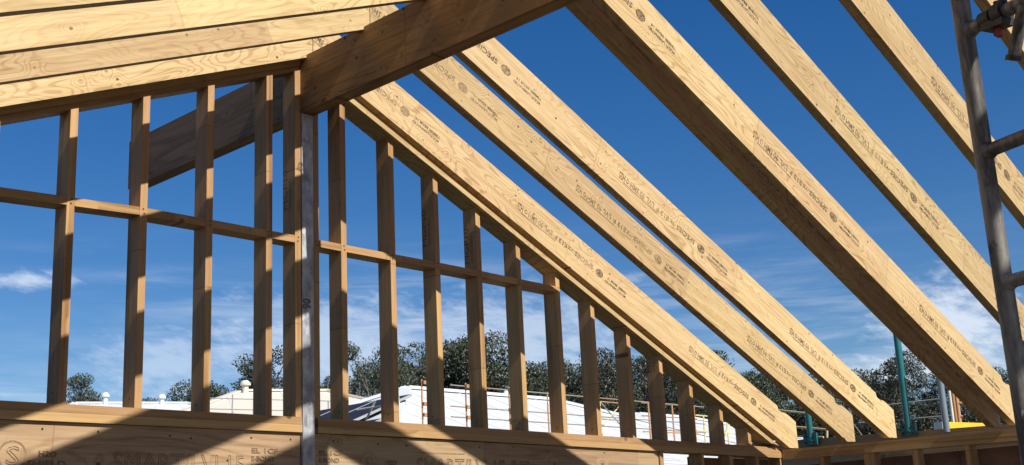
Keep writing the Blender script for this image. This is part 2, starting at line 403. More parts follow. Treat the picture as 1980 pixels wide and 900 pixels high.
right += [(-3.85-.45*k, 'pale right-slope rafter out of frame, %s from the gable wall' % ORD[k], 0) for k in range(7)]  # unseen rafters, added overhead to block sky light from the room
for (y, lab, rough) in right:
    t = link('roof_rafter', RMB if rough else RM, None, None, (0, y, ZB), (0, TH_R, 0))
    tag(t, lab, 'rafter', 'rafters of the right roof slope')
    for xl in (.59, 2.085, 3.60):
        u = xl/CR - math.sin(TH_R)*(-.0) ; s_ = link('printed_stamp', STAMP, None, t, (xl/CR - .117*math.sin(TH_R), -.0009, .105), (-math.pi/2, 0, math.pi))
        s_.rotation_euler = Matrix(((-1, 0, 0), (0, 0, -1), (0, -1, 0))).to_euler()
left = [(-.051, 'lowest sunlit rafter on the left slope, lying along the top of the gable wall'),
        (-.483, 'second lowest pale rafter on the left slope, its end beside a patch of printed stamp'),
        (-.924, 'third pale rafter up on the left slope, with wavy veneer grain'),
        (-1.371, 'topmost pale rafter band across the upper left corner'),
        (-1.825, 'pale left-slope rafter just above the upper left corner'),
        (-2.27, 'pale left-slope rafter overhead, sixth out from the gable wall'),
        (-2.715, 'pale left-slope rafter overhead, seventh out from the gable wall'),
        (-3.16, 'pale left-slope rafter overhead, eighth out from the gable wall'),
        (-3.605, 'pale left-slope rafter overhead, ninth out from the gable wall')]
left += [(-4.05-.445*k, 'pale left-slope rafter out of frame, %s from the gable wall' % ORD[k]) for k in range(7)]  # unseen too, added on this slope to keep sky light out
for (y, lab) in left:
    tag(link('roof_rafter', LM, None, None, (0, y, ZB), (0, -TH_L, 0)), lab, 'rafter', 'rafters of the left roof slope')

# ------------------------------------------------------------------ ridge beam (two lengths meet over the post: shaded near part, weathered far end outside)
rb = thing('ridge_beam', 'dark brown deep timber ridge beam running from the steel post up over the room', 'beam', (0, 0, 0))
def beam_along_y(y0, y1, m, name, parent):   # local x along the world y
    mb = MB().box((0, 0, 0), (y1-y0, .080, .282)); return mb.build(name, m, parent, (.041, y0, 1.4596), (0, 0, math.pi/2))
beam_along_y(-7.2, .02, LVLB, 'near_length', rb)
fo = beam_along_y(.0205, 1.61, LVLF, 'outer_length', rb); fo['label'] = 'greyer weathered end sticking out beyond the gable wall'

# ------------------------------------------------------------------ steel post
pt = thing('steel_post', 'galvanised square steel post under the ridge beam, between the two halves of the gable wall', 'post', (0, .035, FLOOR))
MB().box((-.0337, -.0385, .012), (.0328, .030, 1.4586-FLOOR-.008)).build('post_tube', GALV, pt)
MB().box((-.09, -.09, 0), (.09, .09, .012)).build('base_plate', GALV, pt)
MB().box((-.0325, -.037, 1.4586-FLOOR-.008), (.0318, .030, 1.4586-FLOOR)).build('cap_plate', GALV, pt)
tm = text_mesh('pencil_mark', [('90', 0, 0, .045, .05)], .0016).build('pencil_mark', simple('pencil', (.10, .10, .10)), pt, (.012, -.0395, .50-FLOOR), (math.pi/2, R(-90), 0))

# ------------------------------------------------------------------ gable wall
gw = thing('gable_wall_frame', 'open timber stud gable wall with raked tops on both sides of the steel post', 'wall frame', (0, 0, FLOOR))
def W2(z): return z-FLOOR
def stick(name, x_right, z0, z1, z1l, wd, y0, y1, m, parent, zoff=-FLOOR):   # upright stick, local x up; z1 top at right edge, z1l at left edge
    return MB().prism([(0, 0), (z1-z0, 0), (z1l-z0, wd), (0, wd)], y0, y1).build(name, m, parent, (x_right, 0, z0+zoff), (0, -math.pi/2, 0))
PLL, PLR = .05, .062                       # raked plate depths (vertical)
WS = .0334
xs_left = [-3.72, -3.40, -3.08, -2.76, -2.44, -2.12, -1.80, -1.487, -1.1649, -.8389, -.5178, -.2001, -.0373]
xs_right = [.0775, .2345, .5466, .851, 1.157, 1.464, 1.781, 2.076, 2.395, 2.698, 2.994, 3.304, 3.608]
rng = random.Random(4)
studs = []
for x in xs_left:
    o = stick('stud', x, 0.0005, rbot(x)-PLL-.0005, rbot(x-WS)-PLL-.0005, WS, 0, .0956, PINE, gw); studs.append((x, o))
for x in xs_right:
    y0 = .012 if x < .1 else 0
    o = stick('stud', x, pz(x)+.0005, rbot(x)-PLR-.0005, rbot(x-WS)-PLR-.0005, WS, y0, .0956, PINE, gw); studs.append((x, o))
# finger joints and short repair lengths: a slightly proud lower length on some studs
# noggins between studs
def nog(xa, xb, za, zb):
    L = xb-xa; dz = zb-za
    MB().prism([(0, -.0345), (L, dz-.0345), (L, dz), (0, 0)], .0022, .0925).build('noggin', PINE, gw, (xa, 0, W2(za)))
def nz(x): return .812+.0005 if x < -2 else float(np.interp(x, [-1.47, -.8, -.05, .33, 1.0, 1.6, 2], [.824, .848, .846, .842, .838, .826, .82]))
for a, b in zip(xs_left[:-1], xs_left[1:]): nog(a, b-WS, nz(a), nz(b))
for a, b in zip(xs_right[:-1], xs_right[1:]):
    if a < 1.6: nog(a, b-WS, nz(a), nz(b))
# nail heads on the studs: two at the noggin line on the front, one low on the side
NM = MB().tube((0, -.0016, 0), (0, .003, 0), .0036, n=8).mesh('nail_head'); NM.materials.append(NAIL)
for x, o in studs:
    if -1.6 < x < 3.4:
        h0 = nz(x)-pz(x) if x < 1.8 else None
        if h0:
            for dz in (-.008, -.027): link('nail_head', NM, None, o, (h0+dz, .0 if x > .1 or x < 0 else .012, WS*rng.uniform(.35, .65)))
        n_ = link('nail_head', NM, None, o, (rng.uniform(.03, .05), rng.uniform(.03, .06), WS), (-math.pi/2, 0, 0))
# bottom plates (two layers) left and right of the post
def plate(xa, xb, za, zb, t, y0, y1, m=PINEB, name='bottom_plate', parent=gw):
    L = xb-xa; return MB().prism([(0, -t), (L, zb-za-t), (L, zb-za), (0, 0)], y0, y1).build(name, m, parent, (xa, 0, W2(za)))
plate(-4.0, -.036, 0, 0, .033, -.002, .094); plate(-4.0, -.0358, -.034, -.034, .034, -.0035, .0945)
for (xa, xb) in ((.0535, .7), (.7003, 3.99)):
    plate(xa, xb, pz(xa), pz(xb), .033, -.002, .094); plate(xa, xb-.012 if xb > 3 else xb, pz(xa)-.034, pz(xb)-.034, .034, -.0035, .0945)
# raked top plates
def rake(xa, xb, th, sgn, drop0, drop1, y0, y1, name='raked_plate', clip=None, m=None):
    m_ = MRI if sgn > 0 else MLE
    poly = [(xa, rbot(xa)-drop1-ZB), (xb, rbot(xb)-drop1-ZB), (xb, rbot(xb)-drop0-ZB), (xa, rbot(xa)-drop0-ZB)]
    if clip:
        x1 = clip; poly = [(xa, rbot(xa)-drop1-ZB), (x1, rbot(x1)-drop1-ZB), (x1+.03, rbot(x1)-drop1-ZB), (x1+.03+.06, rbot(x1+.09)-drop0-ZB), (xa, rbot(xa)-drop0-ZB)]
    th_ = TH_R if sgn > 0 else TH_L
    return MB().prism(to_local(poly, th_, sgn), y0, y1).build(name, m or PINEB, gw, (0, 0, ZB-FLOOR), (0, th_*sgn, 0))
rake(-4.05, -.0395, TH_L, -1, -.025, .0245, -.0048, .0956); rake(-4.05, -.0393, TH_L, -1, .0250, PLL, .006, .0962)
rake(.0415, 3.79, TH_R, 1, .002, .033, -.0125, .0956, clip=3.79); ls_ = rake(.0415, 3.77, TH_R, 1, .0335, PLR, -.0325, .0962, clip=3.80, m=LVL)
# lower wall: jack studs right of the stamped lintel
for x in (2.645, 3.062, 3.382, 3.684, 3.975):
    stick('stud', x, FLOOR+.04, pz(x)-.0690, pz(x)-.0690, WS*1.1, .003, .0936, PINE, gw)
for x in (-3.6, -3.0, .08, -.04):
    stick('stud', x, FLOOR+.04, -.378, -.378, WS, .003, .0936, PINE, gw)
MB().box((-4.0, .0, 0), (3.99, .094, .04)).build('floor_plate', PINEB, gw)
MB().box((2.62, .0965, 0.0), (3.02, .1045, W2(-.16))).build('sheathing_sheet', PLY, gw)
MB().box((3.023, .0965, 0.0), (3.94, .1045, W2(-.10))).build('sheathing_sheet', PLY, gw)
# red grade print on a few stud sides (face looks to -x; text reads up the stud)
rp = text_mesh('grade_print', [('MGP10', 0, 0, .036, .20), ('SEASONED', 0, -.030, .018, .15)]).mesh('grade_print'); rp.materials.append(INKR)
for x, z in ((-.0373, .98), (.851, .93), (1.157, .88), (2.698, .40)):
    r_ = link('grade_print', rp, None, gw, (x-WS-.0008, .06, W2(z)))
    r_.rotation_euler = Matrix(((0, 0, -1), (0, -1, 0)[:1] + (1, 0)[:2], (1, 0, 0))).to_euler() if False else Matrix(((0, 0, -1), (0, 1, 0), (1, 0, 0))).to_euler()

# ------------------------------------------------------------------ stamped lintels under the gable wall
def lintel(xa, xb, ztop, zend, label):
    t = thing('lintel_beam', label, 'beam', (xa, .0125, ztop))
    L = xb-xa
    MB().prism([(0, -.30), (L, zend-ztop-.30), (L, zend-ztop), (0, 0)], 0, .063).build('timber', LINT, t)
    return t
l1 = lintel(-4.0, -.0375, -.0695, -.0695, 'sunstriped brown timber lintel left of the steel post, stamped with large outlined letters')
l2 = lintel(.0345, 2.606, -.0695, pz(2.6)-.0685, 'brown timber lintel right of the steel post, below the shorter side of the gable wall')
big = text_mesh('lettering', [('SMART/LVL15', 0, 0, .078, .62)], .0021); rect(big, .0, .098, .33, .103)
sh = text_mesh('shield', [('H2O', .10, -.002, .022, .075), ('SHIELD', .055, -.038, .022, .16), ('S', -.028, -.034, .07, .055)], .0012)
ring(sh, 0, 0, .050, .056, 32)
code = text_mesh('code', [('EL 1CF', 0, 0, .022, .14), ('E-BOND', 0, -.034, .022, .12), ('H2S 63', 0, -.068, .022, .12)], .0011)
def mark(name, mb, par, x, z):
    me = mb if isinstance(mb, bpy.types.Mesh) else mb.mesh(name)
    if not me.materials: me.materials.append(INKB)
    o = link(name, me, None, par, (x-par.location.x, -.0012, z-par.location.z), (math.pi/2, 0, 0)); return me
bm_ = mark('printed_lettering', big, l1, -.955, -.252); sm_ = mark('shield_emblem', sh, l1, -1.362, -.20); cm_ = mark('printed_code', code, l1, -.30, -.165)
mark('printed_lettering', bm_, l2, .66, -.24); mark('printed_code', cm_, l2, .065, -.165); mark('printed_code', cm_, l2, 1.33, -.185); mark('printed_lettering', bm_, l2, 1.55, -.268)
mark('shield_emblem', sm_, l2, .36, -.2)
for par, pts in ((l1, [(-1.25, -.098), (-1.02, -.10), (-.70, -.105), (-.60, -.112), (-.30, -.10), (-.09, -.10), (-.42, -.20)]), (l2, [(.15, -.10), (.42, -.105), (.60, -.108), (1.1, -.10), (1.62, -.11), (2.1, -.105)])):
    for (x, z) in pts:
        MB().tube((0, -.0015, 0), (0, .004, 0), .0045, n=8).build('nail_head', NAIL, par, (x-par.location.x, 0, z-par.location.z))

# ------------------------------------------------------------------ right-hand side wall
XW = 3.955
sw = thing('side_wall_frame', 'low right-hand timber wall with double top plate and brown sheathing that carries the rafter tails', 'wall frame', (XW, 0, FLOOR))
def wz(y): return -.040+.0145*y
def side_plate(y0, y1, dz, t, x0, x1, name='top_plate'):   # local x along world -y
    L = y1-y0; sl = (wz(y0)-wz(y1))
    MB().prism([(0, -t), (L, sl-t), (L, sl), (0, 0)], x0, x1).build(name, PINEB, sw, (0, y1, W2(wz(y1)+dz)), (0, 0, -math.pi/2))
for (a, b) in ((-1.12, -.012), (-7.3, -1.1205)): side_plate(a, b, 0, .0325, 0, .10)
for (a, b) in ((-.62, -.010), (-7.3, -.6205)): side_plate(a, b, -.033, .0345, -.002, .1005)
for y in (-.30, -.625, -.66, -.955, -1.30, -1.66, -2.05, -2.5, -3.0, -3.5, -4, -4.5, -5.0, -5.5, -6.0, -6.5, -7.0):
    z1 = W2(wz(y)-.0685)
    MB().prism([(0, 0), (z1-.04, 0), (z1-.04, .036), (0, .036)], .004, .0945).build('stud', PINE, sw, (0, y-.018, .04), Matrix(((0, 1, 0), (0, 0, 1), (1, 0, 0))).to_euler())
MB().box((0.0, -7.3, 0), (.0945, -.012, .04)).build('floor_plate', PINEB, sw)
for k, (a, b) in enumerate(((-1.2, -.012), (-2.4, -1.203), (-3.6, -2.403), (-4.8, -3.603), (-6.0, -4.803), (-7.2, -6.003))):
    MB().box((.1025, a, 0.0), (.1105, b, W2(-.15))).build('sheathing_sheet', PLY, sw)
# left-hand side wall, mirror of it, outside the frame on the left
lw = thing('side_wall_frame', 'timber side wall frame carrying the left ends of the roof, beyond the left edge', 'wall frame', (-4.15, 0, FLOOR))
zl = ZB-MLE*4.05
MB().box((-.05, -7.3, W2(zl)-.035), (.05, -.012, W2(zl)-.002)).build('top_plate', PINEB, lw)
for k in range(6):
    MB().box((-.060, -1.2*(k+1)+.003, 0), (-.052, -1.2*k-.012, W2(zl)-.08)).build('sheathing_sheet', PLY, lw)  # unseen boards, added to block low sky light from the left
for k in range(16):
    y = -.05-.45*k
    MB().prism([(0, 0), (W2(zl)-.076, 0), (W2(zl)-.076, .036), (0, .036)], -.047, .047).build('stud', PINE, lw, (0, y-.018, .04), Matrix(((0, 1, 0), (0, 0, 1), (1, 0, 0))).to_euler())

# ------------------------------------------------------------------ outer beam with edge-protection posts beyond the side wall
XO = 4.72
ob_ = thing('outer_beam', 'brown timber beam behind the rafter tails, carrying the teal edge posts', 'beam', (XO, 0, -2.75))
def zo(y): return .045+.03*(y+.9)
MB().prism([(0, -.20), (2.9, -.20-.087), (2.9, -.087), (0, 0)], 0, .06).build('timber', PLY if False else PINEB, ob_, (0, .9, 2.75+zo(.9)), (0, 0, -math.pi/2))
for y in (.75, -.85): MB().box((.0, y-.05, 0), (.06, y+.05, 2.75+zo(y)-.21)).build('prop', PINEB, ob_)
def edge_post(px, py0, py1, m, rad, label, plate_=True, x=XO-.035):
    b = on(px, py0, 0, x); h = py1
    t = thing('edge_post', label, 'post', (x, b[1], b[2]), group='edge protection posts')
    MB().tube((0, 0, 0), (0, 0, h), rad, n=16).build('post_tube', m, t)
    if plate_:
        mb = MB().box((-.012, -.055, -.03), (.02, .055, .055)); mb.build('foot_bracket', m, t)
        for s in (-1, 1):
            for q in (-1, 1): MB().tube((-.012, s*.035, .012+q*.022), (-.020, s*.035, .012+q*.022), .007, n=6).build('bolt', CLAMP, t)
    return b
edge_post(1568, 853, .42, TEAL, .022, 'short teal steel post in front of pale rails, behind the first rafter tails')
edge_post(1757, 835, 1.15, TEAL, .024, 'tall teal steel post leaning into the sky in the wide gap between rafters')
edge_post(1831, 836, .62, BLUEG, .022, 'blue grey steel post behind the close pair of rafters', False)
# rails strung between
rl = thing('guard_rail', 'pale tube rails behind the short teal post', 'railing', tuple(on(1568, 853, 0, XO+.1)))
o0 = np.array(rl.location)
for (pa, pb) in (((1498, 793), (1572, 801)), ((1500, 823), (1612, 832)), ((1500, 842), (1592, 846))):
    a = on(*pa, 0, XO+.25); b = on(*pb, 0, XO+.02)
    MB().tube(a-o0, b-o0, .008).build('rail', PALEY, rl)
for (px, p0, p1) in ((1599, 826, 850), (1615, 838, 846)):
    a = on(px, p1, 0, XO+.16); b = on(px, p0, 0, XO+.16); MB().tube(a-o0, b-o0, .009).build('upright', PALEY, rl)
# yellow beam and red/white striped uprights farther out
yb = thing('formwork_beam', 'yellow painted beam behind the side wall, left of the last rafter tails', 'beam', tuple(at(1860, 838, 14)))
o0 = np.array(yb.location)
a = at(1820, 832, 14); b = on(1915, 834, 1, a[1])
MB().bar(a-o0, b-o0, .12, .16).build('timber', YEL, yb)
MB().bar(at(1815, 832, 13.98)-o0, at(1819.5, 832, 14)-o0, .13, .165).build('end_cap', TRIM, yb)
MB().tube(at(1860, 845, 13.5)-o0, (at(1860, 845, 13.5)-o0)*[1, 1, 0]+[0, 0, -3.1-o0[2]], .05).build('prop', GREYT, yb)
su = thing('scaffold_tower', 'rust red and white scaffold uprights behind the blue grey post', 'scaffolding', tuple(at(1856, 835, 15)))
o0 = np.array(su.location)
for px, m in ((1846, TRIM), (1852, RUST), (1858, RUST)):
    a, b = at(px+2, 850, 15), at(px, 755, 15); a = np.array([a[0], a[1], ground_z(a[0], a[1])]); b = np.array([a[0], a[1], b[2]])
    MB().tube(a-o0, b-o0, .02).build('upright', m, su)
for py in (780, 806, 832):
    MB().tube(at(1845, py, 15)-o0, at(1862, py, 15)-o0, .016).build('transom', RUST, su)
for px, p0, p1 in ((1902, 800, 850), (1912, 812, 850)):
    a, b = at(px, p1, 15.2), at(px, p0, 15.2); MB().tube(a-o0, b-o0, .02).build('upright', RUST, su)

# ------------------------------------------------------------------ worn scaffold frame in the foreground right
def deep(px, py, t): d = ray(px, py); return CAM + d*t/float(d@FW)
PA, PB = deep(1856, 0, 3.36), deep(1964, 700, 3.24)
ax = (PB-PA)/np.linalg.norm(PB-PA)
foot = PA + ax*((FLOOR-PA[2])/ax[2]); head = PA - ax*.55
RD = np.array([-.36, -.932, 0.]); RD /= np.linalg.norm(RD)
sf = thing('scaffold', 'worn grey scaffold frame with rungs standing at the right edge', 'scaffolding', tuple(foot))
MB().tube((0, 0, 0), head-foot, .0245, n=24).build('upright', SCAF, sf)
MB().tube(RD*.75, head-foot+RD*.75, .0245, n=24).build('upright', SCAF, sf)
def axis_at(px, py):                        # point on the post axis nearest to a pixel's ray
    d = ray(px, py); w0 = PA-CAM; A = ax@d; B = 1-A*A
    s = (A*(w0@d)-(ax@w0))/B
    return PA+ax*s
joints = [axis_at(1881, 60), axis_at(1921, 293), axis_at(1958, 546)]
step = joints[1]-joints[2]
for j in joints + [joints[2]-step*k for k in range(1, 6)]:
    p = j-foot
    MB().tube(p+RD*.02, p+RD*.73, .0185, n=20).build('rung', SCAF, sf)
    MB().tube(p+RD*.015, p+RD*.034, .027, .0195, n=20).build('weld_collar', SCAF, sf)
MB().box((-.08, -.08, -.002), (.08, .08, .006)).build('foot_plate', SCAF, sf)
# coupler clamped on the top rung, with a brace tube hanging from it
j = joints[0]
cl = thing('scaffold_coupler', 'dark steel clamp with a red tag on the top rung of the scaffold frame', 'clamp', tuple(j+RD*.085))
MB().tube(-RD*.018, RD*.018, .026, n=18).build('clamp_band', CLAMP, cl)
MB().tube(RD*.028, RD*.058, .030, n=18).build('clamp_band', CLAMP, cl)
MB().bar(-RD*.012+[0, 0, -.02], RD*.06+[0, 0, -.028], .045, .02).build('clamp_body', CLAMP, cl)
MB().tube(RD*.02+[0, 0, -.015], RD*.02+[0, 0, -.052], .009, n=6).build('bolt', CLAMP, cl)
MB().bar(RD*.026+[0, 0, -.035], RD*.026+[0, 0, -.058], .014, .018, (1, 0, 0)).build('red_tag', RED, cl)
MB().bar(RD*.045+[0, 0, .022], RD*.045+[0, 0, .034], .03, .02, (1, 0, 0)).build('clamp_nut', CLAMP, cl)
br = thing('brace_tube', 'short grey brace tube hanging from the scaffold clamp at the top right', 'tube', tuple(j+RD*.20+np.array([0, 0, -.01])))
MB().tube((0, 0, 0), (.02, .05, -.115), .016, n=16).build('tube', SCAF, br)
MB().tube((.02, .05, -.115), (.022, .055, -.127), .02, n=16).build('end_socket', CLAMP, br)

# ------------------------------------------------------------------ houses
def hip_house(label, x0, x1, y0, y1, ez, rz, rx0, rx1, mroof, rot=0., origin=None, ov=.0, vents=(), panels=False, name='house', gz=None, vk=1.):
    """hip roof over a rectangle; ridge along local x from rx0 to rx1 at mid depth"""
    cx, cy_ = origin if origin is not None else (0, 0)
    gzv = ground_z(cx, cy_) if gz is None else gz
    t = thing(name, label, 'house', (cx, cy_, gzv), (0, 0, rot))
    h = lambda z: z-gzv
    ym = (y0+y1)/2
    e = [(x0, y0), (x1, y0), (x1, y1), (x0, y1)]
    # corrugated sheets: each roof face is a fan of ribs running up the slope
    r = MB(); A, B = (rx0, ym), (rx1, ym)
    faces = [[(e[0][0], e[0][1], ez), (e[1][0], e[1][1], ez), (*B, rz), (*A, rz)], [(e[1][0], e[1][1], ez), (e[2][0], e[2][1], ez), (*B, rz)],
             [(e[2][0], e[2][1], ez), (e[3][0], e[3][1], ez), (*A, rz), (*B, rz)], [(e[3][0], e[3][1], ez), (e[0][0], e[0][1], ez), (*A, rz)]]
    for f in faces: r.add([(a, b, h(c)) for a, b, c in f], [list(range(len(f)))])
    r.add([(a, b, h(ez)-.001) for a, b in e[::-1]], [[0, 1, 2, 3]])
    ro = r.build('roof', mroof, t)
    caps = MB()
    for p, q in (((*A, rz), (*B, rz)), ((*e[0], ez), (*A, rz)), ((*e[3], ez), (*A, rz)), ((*e[1], ez), (*B, rz)), ((*e[2], ez), (*B, rz))):
        caps.bar((p[0], p[1], h(p[2])+.02), (q[0], q[1], h(q[2])+.02), .22, .06)
    caps.build('ridge_capping', mroof, ro)
    # standing ribs on the front and on the left face, each its own raised line
    ribs = MB(); n = int((x1-x0)/.76)
    for i in range(1, n):
        x = x0+(x1-x0)*i/n
        u = min(1., (x-x0)/(rx0-x0+1e-6)) if x < rx0 else (1. if x <= rx1 else (x1-x)/(x1-rx1+1e-6))
        if u > .05: ribs.bar((x, y0+.02, h(ez)+.004), (x, y0+(ym-y0)*u, h(ez+(rz-ez)*u)+.004), .08, .012)
    sr_ = ribs.build('sheet_rib', mroof, ro); sr_['kind'] = 'stuff'
    gt = MB()
    for i in range(4):
        p, q = e[i], e[(i+1) % 4]; gt.bar((p[0], p[1], h(ez)-.05), (q[0], q[1], h(ez)-.05), .12, .11)
    gt.build('gutter', TRIM, t)
    wi = .55
    MB().box((x0+wi, y0+wi, -3.0), (x1-wi, y1-wi, h(ez)-.11)).build('wall', WALLM, t)
    for k in range(max(2, int((x1-x0)/3.2))):
        xa = x0+wi+1.0+k*3.0
        if xa+1.5 < x1-wi:
            w_ = MB().box((xa, y0+wi-.03, .9), (xa+1.5, y0+wi+.02, 2.1)).build('window', TRIM, t)
            MB().box((xa+.06, y0+wi-.045, .96), (xa+1.44, y0+wi-.032, 2.04)).build('pane', GLASS, w_)
    for (vx, vy, vz) in vents:
        v = MB().tube((vx, vy, h(vz)-.2), (vx, vy, h(vz)+.10), .07*vk, n=14); v.tube((vx, vy, h(vz)+.10), (vx, vy, h(vz)+.16), .12*vk, .12*vk, n=16); v.tube((vx, vy, h(vz)+.16), (vx, vy, h(vz)+.24), .12*vk, .06*vk, n=16)
        v.build('roof_ventilator', mroof, ro)
    return t, ro, h
H1, ro1, h1 = hip_house('large white metal hip roof behind the gable wall, ringed by rusty guard rails', 8.3, 22.2, 9.35, 18.85, .80, 2.67, 13.1, 17.5, WHITE_R, vents=((13.05, 14.5, 2.62), (16.3, 14.4, 2.62)), vk=.8, gz=-2.75)
# solar panels on its left hip face
fn_ = Vector((-(2.67-.80), 0, 13.1-8.3)).normalized(); up_ = Vector((13.1-8.3, 0, 2.67-.80)).normalized()
for i in range(5):
    for k in range(2):
        yc = 14.1+(i-2)*1.04; c = Vector((8.3, yc, .80)) + up_*(1.3+k*1.72)
        if abs(yc-14.1) > (4.75 - (1.3+k*1.72+.85)*.95): continue
        t = thing('solar_panel', 'navy solar panel on the white roof hip, %s row, %s from its front' % (('lower', 'upper')[k], ('first', 'second', 'third', 'fourth', 'fifth')[i]), 'solar panel', tuple(c+fn_*.09), group='solar panels on the white roof')
        mb = MB(); a = up_*.83; b = Vector((0, .5, 0))
        mb.bar(-a, a, 1.0, .035, fn_); mb.build('glass', PANEL, t)
        fr = MB()
        for s in (-1, 1): fr.bar(b*s-a, b*s+a, .03, .045, fn_); fr.bar(a*s-b, a*s+b, .03, .046, fn_)
        fr.build('frame', GREYT, t)
p = at(465, 757, 38)
H2, _, _ = hip_house(vk=1.35, label='cream metal hip roof with a round ventilator, seen left of the steel post', x0=-3.6, x1=6.8, y0=-4.6, y1=4.6, ez=p[2]-1.75, rz=p[2], rx0=-.0, rx1=2.6, mroof=CREAM_R, rot=R(-28), origin=(p[0], p[1]), vents=((.12, -.2, p[2]+.05),), gz=p[2]-5.3)
p = at(203, 781, 42)
H5, _, _ = hip_house('low white roof with a small chimney-like vent behind the left stud', -2.6, 6.5, -4, 4, p[2]-1.3, p[2], -.9, 2.6, WHITE_R, rot=R(-25), origin=(p[0], p[1]), vents=((0., -.1, p[2]+.1), (1.75, -.1, p[2]+.05)), vk=1.1, gz=p[2]-4.5)
p = at(1245, 803, 33)
H4, _, _ = hip_house('smaller white hip roof right of the large white roof, low behind the right studs', -4.5, 9.5, -4.2, 4.2, p[2]-1.55, p[2], -.3, 2.0, WHITE_R, rot=R(0), origin=(p[0], p[1]), gz=p[2]-4.8)
p = at(1395, 838, 40)
H6, _, _ = hip_house('far white hip roof at the foot of the raked wall top', -4, 8, -4.2, 4.2, p[2]-1.5, p[2], -.3, 3.5, WHITE_R, rot=R(-4), origin=(p[0], p[1]), gz=p[2]-4.8)

# guard rails round the roofs
def guard(label, p0, p1, posts, rails, m, mr_, rad=.012, base=None):
    p0, p1 = np.array(p0), np.array(p1)
    t = thing('guard_rail', label, 'railing', tuple(p0), group='roof edge guard rails')
    for (f, lo, hi) in posts: q = p0+(p1-p0)*f; MB().tube(q-p0+[0, 0, lo], q-p0+[0, 0, hi], rad*1.25, n=8).build('post', m, t)
    for dz in rails: MB().tube([0, 0, dz], p1-p0+[0, 0, dz], rad, n=8).build('rail', mr_, t)
    return t
ye = 9.15
def xe(px, y=ye): return on(px, 800, 1, y)[0]
g0, g1 = np.array([9.6, ye, .80]), np.array([16.2, ye, .80])
G1 = guard('rusty tube guard rail along the front gutter of the large white roof', g0, g1,
      [((xe(px)-g0[0])/(g1[0]-g0[0]), -.3, zz) for px, zz in ((817, 1.15), (902, 1.15), (986, 1.15), (1060, 1.12), (1150, 1.12))], (.35, .62, .78, 1.10), RUST, RAILM, .010)
for px in (822, 905, 988):
    q = np.array([xe(px), ye-.03, .80])-g0
    for dz in (.62, .78, 1.10): MB().bar(q+[-.06, 0, dz], q+[.10, 0, dz], .05, .05).build('clamp_block', RUST, G1)
p0, p1 = on(1160, 777, 1, 9.3), on(1202, 777, 1, 9.3)
G2 = thing('safety_barrier', 'yellow and grey cross-braced guard panel between two studs right of the white roof', 'railing', (p0[0], 9.3, p0[2]-.75))
w_ = p1[0]-p0[0]; hh = .75
for a, b, m in (((0, 0), (0, hh), PALEY), ((w_, 0), (w_, hh), PALEY), ((0, hh), (w_, hh), RUST), ((0, hh-.30), (w_, hh-.30), GREYT), ((0, hh*.42), (w_, hh), PALEY), ((0, hh), (w_, hh*.42), GREYT)):
    MB().tube((a[0], 0, a[1]), (b[0], 0, b[1]), .012, n=8).build('tube', m, G2)
p0, p1 = on(1240, 779, 1, 10.2), on(1345, 786, 1, 10.2)
G3 = guard('rusty guard rail in front of the smaller white roof', p0+[0, 0, -1.1], p1+[0, 0, -1.1], [(.12, -1, 1.1), (.55, -1, 1.1), (.96, -1, 1.1), (.70, -1, 1.13)], (.55, .85, 1.1), RUST, RUST, .013)
p0, p1 = on(1345, 803, 1, 10.6), on(1440, 812, 1, 10.6)
G4 = guard('yellowish guard rail at the low end of the gable wall, beyond the last studs', p0+[0, 0, -1.1], p1+[0, 0, -1.1], [(.15, -1, 1.1), (.62, -1, 1.0), (.98, -1, .95)], (.5, .78, 1.1), PALEY, PALEY, .014)
q0 = np.array(G4.location); MB().bar(on(1402, 842, 1, 10.6)-q0, on(1414, 808, 1, 10.6)-q0, .03, .05).build('brace', PALEY, G4)
p0, p1 = on(392, 771, 1, 20.), on(640, 778, 1, 20.)
p0, p1 = at(392, 770, 29), at(650, 776, 29)
guard('thin grey guard rail in front of the cream roof left of the steel post', p0+[0, 0, -1.1], p1+[0, 0, -1.1], [(.22, -1, 1.2), (.62, -1, 1.1), (.94, -1, 1.1)], (.6, .86, 1.1), GREYT, GREYT, .012)
p0, p1 = at(690, 796, 17), at(772, 782, 16.2)
G6 = guard('white guard rail with a sloping brace in front of the solar panels', p0+[0, 0, -.6], p1+[0, 0, -.6], [(.62, -1, .78), (.98, -1, .7)], (.35, .62,), TRIM, TRIM, .012)
q0 = np.array(G6.location); MB().tube(at(708, 812, 16.8)-q0, at(726, 775, 16.7)-q0, .014, n=8).build('brace', GREYT, G6)
# wires between far posts, right of the tall teal post
wr = thing('safety_line', 'two thin pale safety lines strung in front of the trees at the right', 'line', tuple(at(1650, 790, 17)))
q0 = np.array(wr.location)
for a, b in (((1640, 792), (1850, 768)), ((1660, 818), (1850, 803))):
    MB().tube(at(*a, 17)-q0, at(*b, 16.4)-q0, .009, n=6).build('line', GREYT, wr)
for px in (1640, 1850): 
    a, b = at(px, 850, 17 if px < 1700 else 16.4), at(px, 765, 17 if px < 1700 else 16.4); a = np.array([b[0], b[1], ground_z(b[0], b[1])])
    MB().tube(a-q0, b-q0, .02, n=8).build('support', GREYT, wr)

